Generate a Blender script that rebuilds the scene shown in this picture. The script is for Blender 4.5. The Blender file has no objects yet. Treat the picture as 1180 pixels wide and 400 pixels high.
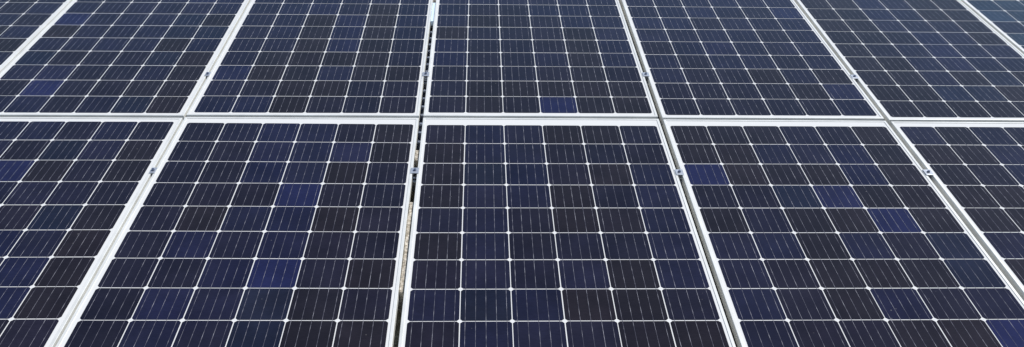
import bpy, bmesh, math, random
from mathutils import Matrix, Vector, Euler

scene = bpy.context.scene
COL = scene.collection
random.seed(7)
U = 0.15875            # pitch of the cells
Z0 = 0.32              # height of the module tops above the ground

# ------------------------------------------------------------------ camera
cam_data = bpy.data.cameras.new("camera")
cam = bpy.data.objects.new("camera", cam_data)
COL.objects.link(cam)
cam_data.sensor_width = 36.0
cam_data.lens = 36.0 * 0.900097
cam_data.clip_start = 0.05
cam_data.clip_end = 1000.0
cam.location = (0.22649, -3.49009, 1.94561 + Z0)
cam.rotation_euler = (1.008896, -0.021112, -0.028833)
scene.camera = cam

# ------------------------------------------------------------------ light
SUN = Vector((0.64, 0.40, 1.0)).normalized()          # towards the sun
elev = math.asin(SUN.z)
azim = math.atan2(SUN.x, SUN.y)                        # clockwise from +Y
world = bpy.data.worlds.new("World")
scene.world = world
world.use_nodes = True
wn = world.node_tree
bg = wn.nodes["Background"]
sky = wn.nodes.new("ShaderNodeTexSky")
sky.sky_type = 'NISHITA'
sky.sun_disc = False
sky.sun_elevation = elev
sky.sun_rotation = azim
sky.air_density = 1.0
sky.dust_density = 0.5
sky.ozone_density = 2.0
wn.links.new(sky.outputs[0], bg.inputs[0])
bg.inputs[1].default_value = 0.09
sd = bpy.data.lights.new("sun", 'SUN')
sd.energy = 4.0
sd.angle = math.radians(0.5)
sd.color = (1.0, 0.965, 0.91)
so = bpy.data.objects.new("sun", sd)
COL.objects.link(so)
so.rotation_euler = SUN.to_track_quat('Z', 'Y').to_euler()
so.location = (3, 5, 8)

vs = scene.view_settings
vs.view_transform = 'Standard'
vs.look = 'None'
vs.exposure = 0.22
vs.gamma = 1.0


scene.render.filter_size = 1.7

# ------------------------------------------------------------------ materials
class Mat:
    def __init__(s, name):
        s.m = bpy.data.materials.new(name)
        s.m.use_nodes = True
        s.t = s.m.node_tree
        s.b = s.t.nodes["Principled BSDF"]

    def n(s, kind, **kw):
        nd = s.t.nodes.new(kind)
        for k, v in kw.items():
            if k.startswith("i_"):
                key = k[2:]
                key = int(key) if key.isdigit() else key
                nd.inputs[key].default_value = v
            else:
                setattr(nd, k, v)
        return nd

    def l(s, a, b):
        s.t.links.new(a, b)

    def set(s, **kw):
        for k, v in kw.items():
            s.b.inputs[k.replace("_", " ")].default_value = v
        return s


def obj_coords(M, scale):
    tc = M.n("ShaderNodeTexCoord")
    mp = M.n("ShaderNodeMapping")
    mp.inputs["Scale"].default_value = scale
    M.l(tc.outputs["Object"], mp.inputs["Vector"])
    # every module gets its own noise
    oi = M.n("ShaderNodeObjectInfo")
    cb = M.n("ShaderNodeCombineXYZ")
    ml = M.n("ShaderNodeMath", operation='MULTIPLY', i_1=37.0)
    M.l(oi.outputs["Random"], ml.inputs[0])
    M.l(ml.outputs[0], cb.inputs[2])
    M.l(cb.outputs[0], mp.inputs["Location"])
    return mp.outputs[0]


def ramp(M, src, stops):
    r = M.n("ShaderNodeValToRGB")
    el = r.color_ramp.elements
    while len(el) < len(stops):
        el.new(0.5)
    for e, (p, c) in zip(el, stops):
        e.position = p
        e.color = (c[0], c[1], c[2], 1)
    M.l(src, r.inputs[0])
    return r.outputs[0]


def mix(M, fac, a, b, mode='MIX'):
    x = M.n("ShaderNodeMix", data_type='RGBA', blend_type=mode)
    for sock, v in ((x.inputs[0], fac), (x.inputs[6], a), (x.inputs[7], b)):
        if isinstance(v, (int, float)):
            sock.default_value = v
        elif isinstance(v, tuple):
            sock.default_value = (v[0], v[1], v[2], 1)
        else:
            M.l(v, sock)
    return x.outputs[2]


def glass_coat(M, rough=0.05):
    """Every layer of the laminate is seen through the same textured front glass."""
    M.set(Specular_IOR_Level=0.0, Coat_Weight=1.0, Coat_Roughness=rough, Coat_IOR=1.29)
    v = obj_coords(M, (260, 260, 260))
    nz = M.n("ShaderNodeTexNoise", i_Scale=1.0, i_Detail=2.0)
    M.l(v, nz.inputs["Vector"])
    bp = M.n("ShaderNodeBump", i_Strength=0.05, i_Distance=0.002)
    M.l(nz.outputs[0], bp.inputs["Height"])
    M.l(bp.outputs[0], M.b.inputs["Coat Normal"])


def dusty(M, color, amount=1.0):
    """Thin film of dust, a few specks and faint smears lying on the glass."""
    v = obj_coords(M, (1, 1, 1))
    n1 = M.n("ShaderNodeTexNoise", i_Scale=5.0, i_Detail=6.0, i_Roughness=0.65)
    M.l(v, n1.inputs["Vector"])
    film = ramp(M, n1.outputs[0], [(0.35, (0.0,) * 3), (0.8, (0.012 * amount,) * 3)])
    c = mix(M, film, color, (0.42, 0.40, 0.38))
    vo = M.n("ShaderNodeTexVoronoi", i_Scale=26.0)
    M.l(v, vo.inputs["Vector"])
    speck = ramp(M, vo.outputs["Distance"], [(0.03, (1.0,) * 3), (0.075, (0.0,) * 3)])
    n2 = M.n("ShaderNodeTexNoise", i_Scale=3.3, i_Detail=3.0)
    M.l(v, n2.inputs["Vector"])
    where = ramp(M, n2.outputs[0], [(0.56, (0.0,) * 3), (0.66, (0.30 * amount,) * 3)])
    f = mix(M, 1.0, speck, where, 'MULTIPLY')
    return mix(M, f, c, (0.5, 0.49, 0.47))


def mat_cells():
    M = Mat("silicon_cell")
    at = M.n("ShaderNodeAttribute", attribute_name="tone")
    # fine cloudy variation inside a cell
    v = obj_coords(M, (1, 1, 1))
    nz = M.n("ShaderNodeTexNoise", i_Scale=9.0, i_Detail=3.0)
    M.l(v, nz.inputs["Vector"])
    r = ramp(M, nz.outputs[0], [(0.3, (0.82,) * 3), (0.7, (1.2,) * 3)])
    c = mix(M, 1.0, at.outputs["Color"], r, 'MULTIPLY')
    # silver fingers: very fine lines across the cell, only just felt as grain
    v2 = obj_coords(M, (60, 900, 1))
    n2 = M.n("ShaderNodeTexNoise", i_Scale=1.0, i_Detail=1.0)
    M.l(v2, n2.inputs["Vector"])
    g = ramp(M, n2.outputs[0], [(0.35, (0.85,) * 3), (0.65, (1.18,) * 3)])
    c = mix(M, 1.0, c, g, 'MULTIPLY')
    M.l(dusty(M, c, 1.0), M.b.inputs["Base Color"])
    M.set(Roughness=0.5)
    glass_coat(M)
    return M.m


def mat_busbar():
    M = Mat("busbar_ribbon")
    v = obj_coords(M, (160, 28, 1))
    nz = M.n("ShaderNodeTexNoise", i_Scale=1.0, i_Detail=2.0, i_Roughness=0.6)
    M.l(v, nz.inputs["Vector"])
    c = ramp(M, nz.outputs[0], [(0.39, (0.075, 0.075, 0.10)), (0.52, (0.15, 0.15, 0.18)), (0.70, (0.36, 0.36, 0.40))])  # solder dashes and ribbon glints, both painted as bright and dim noise
    M.l(c, M.b.inputs["Base Color"])
    M.set(Roughness=0.5)
    glass_coat(M)
    return M.m


def mat_backsheet():
    M = Mat("white_backsheet")
    c = dusty(M, (0.66, 0.665, 0.655), 0.3)
    M.l(c, M.b.inputs["Base Color"])
    M.set(Roughness=0.6)
    glass_coat(M)
    return M.m


def metal(name, col, metallic, rough, var=0.08, scale=14.0, stretch=(1, 1, 1)):
    M = Mat(name)
    v = obj_coords(M, stretch)
    nz = M.n("ShaderNodeTexNoise", i_Scale=scale, i_Detail=5.0, i_Roughness=0.6)
    M.l(v, nz.inputs["Vector"])
    lo = tuple(c * (1 - var) for c in col)
    hi = tuple(min(1, c * (1 + var)) for c in col)
    M.l(ramp(M, nz.outputs[0], [(0.3, lo), (0.7, hi)]), M.b.inputs["Base Color"])
    M.set(Metallic=metallic, Roughness=rough)
    bp = M.n("ShaderNodeBump", i_Strength=0.08, i_Distance=0.001)
    M.l(nz.outputs[0], bp.inputs["Height"])
    M.l(bp.outputs[0], M.b.inputs["Normal"])
    return M.m


def stone(name, c1, c2, c3, scale, bump):
    M = Mat(name)
    v = obj_coords(M, (1, 1, 1))
    vo = M.n("ShaderNodeTexVoronoi", i_Scale=scale)
    M.l(v, vo.inputs["Vector"])
    nz = M.n("ShaderNodeTexNoise", i_Scale=scale * 0.7, i_Detail=6.0, i_Roughness=0.7)
    M.l(v, nz.inputs["Vector"])
    a = ramp(M, vo.outputs["Color"], [(0.1, c1), (0.5, c2), (0.9, c3)])
    b = ramp(M, nz.outputs[0], [(0.35, (0.55,) * 3), (0.65, (1.1,) * 3)])
    M.l(mix(M, 1.0, a, b, 'MULTIPLY'), M.b.inputs["Base Color"])
    M.set(Roughness=0.9)
    bp = M.n("ShaderNodeBump", i_Strength=0.9, i_Distance=bump)
    M.l(vo.outputs["Distance"], bp.inputs["Height"])
    M.l(bp.outputs[0], M.b.inputs["Normal"])
    return M.m


M_CELL = mat_cells()
M_BUS = mat_busbar()
M_BACK = mat_backsheet()
M_FRAME = metal("anodised_aluminium", (0.74, 0.745, 0.715), 0.2, 0.36, 0.11, 9.0)
M_RAIL = metal("mill_aluminium", (0.62, 0.63, 0.63), 0.6, 0.4, 0.1)
M_CLAMP = metal("galvanised_clamp", (0.50, 0.53, 0.58), 0.6, 0.40, 0.18, 60.0)
M_BOLT = metal("zinc_bolt", (0.22, 0.25, 0.33), 0.8, 0.3, 0.2, 90.0)
M_TRAY = metal("dark_coated_steel", (0.13, 0.14, 0.20), 0.0, 0.6, 0.3, 20.0)
M_RUNG = metal("grey_coated_steel", (0.62, 0.66, 0.76), 0.2, 0.5, 0.2, 20.0)
M_SKYREFL = metal("sky_reflection_blue", (0.62, 0.76, 0.90), 0.0, 0.5, 0.05, 8.0)  # pale blue of reflected sky, put into the base colour
M_CONC = stone("rough_concrete", (0.34, 0.295, 0.22), (0.50, 0.45, 0.37), (0.66, 0.61, 0.53), 110.0, 0.004)
M_GRAVEL = stone("gravel", (0.06, 0.057, 0.05), (0.11, 0.105, 0.09), (0.20, 0.19, 0.165), 42.0, 0.02)
M_RUBBER = metal("black_rubber", (0.02, 0.021, 0.022), 0.0, 0.8, 0.3, 30.0)


# ------------------------------------------------------------------ helpers
def link_mesh(name, bm, mat, parent=None):
    me = bpy.data.meshes.new(name)
    bm.normal_update()
    bm.to_mesh(me)
    bm.free()
    me.materials.append(mat)
    o = bpy.data.objects.new(name, me)
    COL.objects.link(o)
    if parent is not None:
        o.parent = parent
    return o


def tag(o, label, cat, group=None, kind=None):
    o["label"] = label
    o["category"] = cat
    if group:
        o["group"] = group
    if kind:
        o["kind"] = kind
    return o


def empty(name, loc, rz=0.0):
    o = bpy.data.objects.new(name, None)
    COL.objects.link(o)
    o.empty_display_size = 0.1
    o.location = loc
    o.rotation_euler = (0, 0, rz)
    return o


def box(bm, x0, x1, y0, y1, z0, z1, bevel=0.0):
    vs_ = [bm.verts.new((x, y, z)) for z in (z0, z1) for y in (y0, y1) for x in (x0, x1)]
    a, b, c, d, e, f, g, h = vs_
    fs = [bm.faces.new(q) for q in ((a, c, d, b), (e, f, h, g), (a, b, f, e), (c, g, h, d), (a, e, g, c), (b, d, h, f))]
    if bevel > 0:
        ed = list({e_ for f_ in fs for e_ in f_.edges})
        bmesh.ops.bevel(bm, geom=ed, offset=bevel, segments=2, affect='EDGES', profile=0.5)


def cyl(bm, x, y, z0, z1, r, n=6, rot=0.0):
    lo = [bm.verts.new((x + r * math.cos(rot + 2 * math.pi * k / n), y + r * math.sin(rot + 2 * math.pi * k / n), z0)) for k in range(n)]
    hi = [bm.verts.new((v.co.x, v.co.y, z1)) for v in lo]
    for k in range(n):
        bm.faces.new((lo[k], lo[(k + 1) % n], hi[(k + 1) % n], hi[k]))
    bm.faces.new(hi)
    bm.faces.new(lo[::-1])


# ------------------------------------------------------------------ the ground
bm = bmesh.new()
S = 120.0
bm.faces.new([bm.verts.new(p) for p in ((-S, -S, 0), (S, -S, 0), (S, S, 0), (-S, S, 0))])
g = link_mesh("ground", bm, M_GRAVEL)
g["kind"] = "structure"
g["label"] = "grey brown gravel ground below the solar panels"

# ------------------------------------------------------------------ the modules
TONES = {
    'k': (0.0118, 0.0098, 0.0135),
    'd': (0.0100, 0.0092, 0.0185),
    'n': (0.0096, 0.0102, 0.0265),
    'b': (0.0094, 0.0106, 0.0340),
    'B': (0.0102, 0.0125, 0.0500),
    't': (0.0088, 0.0116, 0.0260),
    's': (0.0160, 0.0280, 0.0470),      # slate blue
}
MARGIN = 0.0190        # cell edge to the outside of the frame, long sides
# clear width of the gap at the left side of each column of modules
GAPW = {-3: 0.010, -2: 0.010, -1: 0.009, 0: 0.0190, 1: 0.0185, 2: 0.0195, 3: 0.017, 4: 0.017}
WID = {-3: 0.9214, -2: 0.91027, -1: 0.96601, 0: 0.99812, 1: 0.95772, 2: 0.92788, 3: 0.93135}
X0 = {0: 0.0}
for j in (1, 2, 3):
    X0[j] = X0[j - 1] + WID[j - 1] + 0.05587
for j in (-1, -2, -3):
    X0[j] = X0[j + 1] - 0.05587 - WID[j]
SEAM = {-3: 0.050, -2: 0.055, -1: 0.063, 0: 0.0660, 1: 0.0590, 2: 0.0500, 3: 0.0440}
DYN = {-2: 0.0104, -1: 0.0018, 0: -0.0053, 1: -0.0033, 2: -0.0036}
DYF = {-3: -0.0138, -2: -0.0013, -1: 0.0085, 0: 0.0173, 1: 0.0051, 2: -0.0050, 3: -0.0108}
RZN = {-2: 0.00426, -1: -0.00723, 0: 0.00034, 1: 0.00293, 2: -0.00064}
RZF = {-3: -0.00138, -2: 0.00096, -1: 0.00031, 0: 0.0010, 1: -0.0008, 2: -0.00072, 3: 0.00184}
GY = 0.08624
NR = 12                # rows of cells
H = 0.035              # height of the frame
LIP = 0.0011           # frame lip above the glass

NEAR = {
    -2: ["nnndnd", "nndtnk", "nnBkdk", "nbnnnd", "nnndtk", "nnnbnk", "nnnnbk", "nnnnbk", "nnnndd"],
    -1: ["dnbndk", "ddbnbk", "ddbnkd", "dddBdd", "dknbkd", "dbnbdd", "ddbBdk", "dbntkd", "dnntkk"],
    0: ["dnnkkd", "knnddd", "ktndkn", "knnkdn", "dndkkn", "kndddn", "dndnkn", "ntnkkd", "dnndkk"],
    1: ["kkkddk", "kknnbk", "Bkkkbk", "ddtBkk", "knkkBk", "nnkndt", "ndkkkt", "ndkbdn", "nddkkB"],
    2: ["nkndnn", "kknknn", "kdnnnn", "kkndnn", "kknnnn", "nknnnn", "kndnnn", "nnnnnn", "nnnnnn"],
}
FAR = {
    -3: ["nnnnnn", "nnnnnd", "nnnnkn", "nnnnnn", "nnnndk", "nnnnkn", "nnndnd", "nnnndn", "nnnnkn"],
    -2: ["nndntk", "dBddkk", "nbddnk", "tdddtk", "nnnnkn", "knnntt", "Bnnntk", "nnnnnn", "nnnnbn"],
    -1: ["nnkddd", "ndkkdd", "bkknkk", "nkkkkd", "nnkbkd", "nnkbkn", "nnkbkn", "nnbnkn", "nnnnnn"],
    0: ["dkdBkk", "dkkkkk", "ddddkd", "bddnkn", "bdddkn", "kdddkn", "nkddnn", "nddnnn", "nnnnnn"],
    1: ["dddddn", "ddddkb", "nddknk", "ndnndn", "dnbnnn", "nnnndn", "nndnnn", "nnnndb", "nnnnnn"],
    2: ["kkkkkk", "kkttkk", "kknktk", "kknbnn", "kdnbnn", "kkdbnk", "kknnnk", "kknnkk", "kkbnkk"],
    3: ["ntssss", "tsssss", "tsssss", "sssssn", "sstsss", "ssssss", "tsssss", "ssssss", "ssssss"],
}


def frame_bm(x0, x1, y0, y1, z_top, h):
    """Mitred aluminium extrusion: outer wall, top lip, foot flange."""
    bm = bmesh.new()
    # (inset, z): closed cross-section
    sec = [(0.0006, -h), (0.0, -h + 0.0006), (0.0, -0.0012), (0.0004, -0.0004), (0.0012, 0.0), (0.0098, 0.0), (0.0105, -0.0005),
           (0.0105, -LIP - 0.0006), (0.0022, -LIP - 0.0008), (0.0022, -h + 0.002), (0.026, -h + 0.002), (0.026, -h)]
    rings = []
    for (i, z) in sec:
        rings.append([bm.verts.new(p) for p in ((x0 + i, y0 + i, z_top + z), (x1 - i, y0 + i, z_top + z), (x1 - i, y1 - i, z_top + z), (x0 + i, y1 - i, z_top + z))])
    n = len(rings)
    for a in range(n):
        b = (a + 1) % n
        for c in range(4):
            d = (c + 1) % 4
            bm.faces.new((rings[a][c], rings[a][d], rings[b][d], rings[b][c]))
    bmesh.ops.recalc_face_normals(bm, faces=bm.faces)
    return bm


def make_panel(j, near, label):
    w = WID[j]
    pu = w / 6.0
    cx = X0[j] + w / 2
    seam = SEAM[j]
    if near:
        ytop = DYN[j]                        # y of the far edge of the first cell row
        ylo = ytop - NR * U
        m0, m1 = ylo - 0.034, seam - 0.0110
        rz = RZN[j]
        rows = NEAR[j]
    else:
        ylo = GY + DYF[j]
        m0, m1 = seam + 0.0080, ylo + NR * U + 0.04
        rz = RZF[j]
        rows = FAR[j]
    yb = (ylo + NR * U) if near else ylo     # pivot of the small yaw
    root = empty("solar_panel", (cx, yb, Z0 - H))
    tl = random.Random(50 + j * 2 + near)
    root.rotation_euler = (tl.uniform(-0.0012, 0.0012), tl.uniform(-0.0016, 0.0016), 0)
    tag(root, label, "solar panel", "solar panels mounted in two rows")
    # frames stay square to the array, the cell strings inside follow their own small skew
    ax0 = -w / 2 - (0.05587 - GAPW[j]) / 2
    ax1 = w / 2 + (0.05587 - GAPW[j + 1]) / 2
    fr = link_mesh("frame", frame_bm(ax0, ax1, m0 - yb, m1 - yb, H, H), M_FRAME, root)
    bm = bmesh.new()
    box(bm, ax0 + 0.0024, ax1 - 0.0024, m0 - yb + 0.0024, m1 - yb - 0.0024, H - LIP - 0.0058, H - LIP - 0.0010)
    bk = link_mesh("backsheet", bm, M_BACK, root)
    # the cells
    bm = bmesh.new()
    cl = bm.loops.layers.float_color.new("tone")
    z = H - LIP - 0.0006
    gx, gy, ch = 0.0017, 0.0018, 0.0078
    rnd = random.Random(100 + j * 2 + near)
    for r in range(NR):
        for c in range(6):
            xa, xb = -w / 2 + c * pu + gx, -w / 2 + (c + 1) * pu - gx
            jx, jy = rnd.uniform(-0.0003, 0.0003), rnd.uniform(-0.0004, 0.0004)
            xa, xb = xa + jx, xb + jx
            if near:
                yb1, ya1 = -r * U - gy, -(r + 1) * U + gy
            else:
                ya1, yb1 = r * U + gy, (r + 1) * U - gy
            ya1, yb1 = ya1 + jy, yb1 + jy
            pts = [(xa + ch, ya1), (xb - ch, ya1), (xb, ya1 + ch), (xb, yb1 - ch), (xb - ch, yb1), (xa + ch, yb1), (xa, yb1 - ch), (xa, ya1 + ch)]
            vv = [bm.verts.new((x, y + rz * x, z)) for x, y in pts]
            f = bm.faces.new(vv)
            key = rows[r][c] if r < len(rows) else rnd.choice("kddnnb")
            t = TONES[key]
            if key not in 'sB':          # cells of one module come from nearly the same batch
                t = tuple(0.86 * a + 0.14 * b for a, b in zip(t, (0.0099, 0.0099, 0.0225)))
            k = rnd.uniform(0.86, 1.14)
            kr = rnd.uniform(0.93, 1.07)
            col = (t[0] * k * kr, t[1] * k, t[2] * k / kr, 1.0)
            for lp in f.loops:
                lp[cl] = col
    cells = link_mesh("cells", bm, M_CELL, root)
    # five ribbons down every column of cells
    bm = bmesh.new()
    zb = z + 0.0003
    for c in range(6):
        for b in range(5):
            xc = -w / 2 + c * pu + pu * (0.1 + 0.2 * b) + rnd.uniform(-0.0004, 0.0004)
            hw = rnd.uniform(0.00050, 0.00064)
            if near:
                ys = [-NR * U + 0.003, -0.004]
            else:
                ys = [0.004, NR * U - 0.003]
            bm.faces.new([bm.verts.new(p) for p in ((xc - hw, ys[0], zb), (xc + hw, ys[0], zb), (xc + hw, ys[1], zb), (xc - hw, ys[1], zb))])
    link_mesh("busbars", bm, M_BUS, cells)
    return root


LN = {
    -2: "near-row solar panel at the far left, cut by the left edge of the photo",
    -1: "near-row solar panel with several indigo blue cells, left of the open gap",
    0: "near-row solar panel in the middle, right of the gap that shows concrete below",
    1: "near-row solar panel with three separate bright blue cells, right of the middle one",
    2: "near-row solar panel at the far right, only its upper left part showing",
}
LF = {
    -3: "far-row solar panel showing only a small dark corner at top left",
    -2: "far-row solar panel second from left, with a bright blue cell near its bottom left",
    -1: "far-row solar panel left of the gap that shows a pale blue strip",
    0: "far-row solar panel in the middle, one bright blue cell in its lowest row",
    1: "far-row solar panel with evenly dark navy cells, right of the middle one",
    2: "far-row solar panel with blackish left columns and a bluer streak down its middle",
    3: "far-row solar panel with slate blue cells, only a corner showing at top right",
}
for j in (-2, -1, 0, 1, 2):
    make_panel(j, True, LN[j])
for j in (-3, -2, -1, 0, 1, 2, 3):
    make_panel(j, False, LF[j])

# ------------------------------------------------------------------ rails under the modules
RAILS = {
    "near": (-0.392, "aluminium rail under the clamps of the near row of panels"),
    "far": (0.478, "aluminium rail under the clamps of the far row of panels"),
}
xa, xb = X0[-3] - 0.2, X0[3] + WID[3] + 0.2
for key, (y, lab) in RAILS.items():
    bm = bmesh.new()
    # hat rail with a slot along its top
    box(bm, xa, xb, y - 0.020, y - 0.006, Z0 - H - 0.004, Z0 - H - 0.0006)
    box(bm, xa, xb, y + 0.006, y + 0.020, Z0 - H - 0.004, Z0 - H - 0.0006)
    box(bm, xa, xb, y - 0.020, y - 0.017, Z0 - H - 0.040, Z0 - H - 0.0045)
    box(bm, xa, xb, y + 0.017, y + 0.020, Z0 - H - 0.040, Z0 - H - 0.0045)
    box(bm, xa, xb, y - 0.020, y + 0.020, Z0 - H - 0.0435, Z0 - H - 0.0405)
    r = link_mesh("mounting_rail", bm, M_RAIL)
    tag(r, lab, "rail", "rails under the panels")


# ------------------------------------------------------------------ mid clamps
def make_clamp(x, y, label, gap):
    root = empty("mid_clamp", (x, y, Z0))
    tag(root, label, "clamp", "clamps between the panels")
    bm = bmesh.new()
    hy = 0.020
    gx = gap / 2
    t = 0.0035
    box(bm, -gx - 0.0065, gx + 0.0065, -hy, hy, 0.0003, t, 0.0007)                  # plate across both frames
    box(bm, -gx + 0.0010, -gx + 0.0025, -hy, hy, -0.030, -0.0001)                   # cheeks going down the gap, made deep to cast shade
    box(bm, gx - 0.0025, gx - 0.0010, -hy, hy, -0.030, -0.0001)
    link_mesh("clamp_plate", bm, M_CLAMP, root)
    bm = bmesh.new()
    cyl(bm, 0, 0, t + 0.0001, t + 0.0014, 0.0068, 20)                               # washer
    cyl(bm, 0, 0, t + 0.0015, t + 0.0070, 0.0052, 6, 0.3)
    link_mesh("bolt", bm, M_BOLT, root)
    bm = bmesh.new()
    cyl(bm, 0, 0, -0.055, 0.0002, 0.0019, 12)
    link_mesh("threaded_rod", bm, M_BOLT, root)


def gapx(j):                       # centre of the gap to the left of column j
    return X0[j] - 0.05587 / 2


CL = [
    (-1, -0.389, "near-row clamp in the leftmost gap, between far left panel and indigo-celled panel"),
    (0, -0.385, "near-row clamp in the open gap just above the concrete strip"),
    (1, -0.392, "near-row clamp right of the middle panel, beside a bright blue cell"),
    (2, -0.388, "near-row clamp in the rightmost gap, near the far right panel"),
    (-1, 0.466, "far-row clamp in the left gap, beside a bluish cell"),
    (0, 0.479, "far-row clamp in the middle gap between two dark ladder trays"),
    (1, 0.492, "far-row clamp just right of the middle far-row panel"),
    (2, 0.482, "far-row clamp left of the panel with blackish cells"),
]
for j, y, lab in CL:
    make_clamp(gapx(j), y, lab, GAPW[j])

# ------------------------------------------------------------------ what shows through the open gap
GX = gapx(0)


def block(x0, x1, y0, y1, z0, z1, label, seed):
    rnd = random.Random(seed)
    bm = bmesh.new()
    box(bm, x0, x1, y0, y1, z0, z1, 0.006)
    box(bm, GX - 0.0075, GX + 0.0075, y0 + 0.004, y1 - 0.004, z1 + 0.0018, Z0 - 0.009, 0.002)     # ridge added up into the gap to catch sunlight
    bmesh.ops.subdivide_edges(bm, edges=[e for e in bm.edges if e.calc_length() > 0.05], cuts=9, use_grid_fill=True)
    for v in bm.verts:
        v.co += Vector((rnd.uniform(-1, 1), rnd.uniform(-1, 1), rnd.uniform(-1, 0.4))) * 0.0016
    o = link_mesh("concrete_block", bm, M_CONC)
    tag(o, label, "concrete block", "ballast blocks below the panels")
    return o


block(GX - 0.14, GX + 0.12, -1.126, -0.588, 0.001, Z0 - 0.042, "long rough beige concrete block seen through the gap in the near row", 3)
block(GX - 0.10, GX + 0.10, -0.290, -0.203, 0.001, Z0 - 0.042, "short beige concrete block in the gap just beyond the near clamp", 4)

# ladder trays, one each side of the far rail
def ladder_tray(ya, yb, label):
    tr = empty("cable_tray", (GX - 0.004, (ya + yb) / 2, Z0 - 0.072))
    tag(tr, label, "cable tray", "ladder trays in the middle gap")
    h = (yb - ya) / 2
    bm = bmesh.new()
    box(bm, -0.055, 0.055, -h, h, 0.0, 0.002)
    box(bm, -0.057, -0.0552, -h, h, 0.0, 0.03)
    box(bm, 0.0552, 0.057, -h, h, 0.0, 0.03)
    link_mesh("channel", bm, M_TRAY, tr)
    y = -h + 0.02
    while y < h - 0.01:
        bm = bmesh.new()
        box(bm, -0.0548, 0.0548, y - 0.008, y + 0.008, 0.022, 0.030)
        link_mesh("rung", bm, M_RUNG, tr)
        y += 0.0795


ladder_tray(-0.10, 0.452, "dark ladder tray with pale rungs in the middle gap, crossing the joint between rows")
ladder_tray(0.504, 1.20, "dark ladder tray with pale rungs in the gap between far-row clamp and blue strip")

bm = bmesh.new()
box(bm, GX - 0.0085, GX + 0.0085, 1.140, 1.403, Z0 - 0.034, Z0 - 0.006, 0.0015)  # added strip, its pale blue stands in for a sky reflection
o = link_mesh("sky_reflection_strip", bm, M_SKYREFL)
tag(o, "pale blue strip added as a sky reflection in the gap between two far-row panels", "strip")
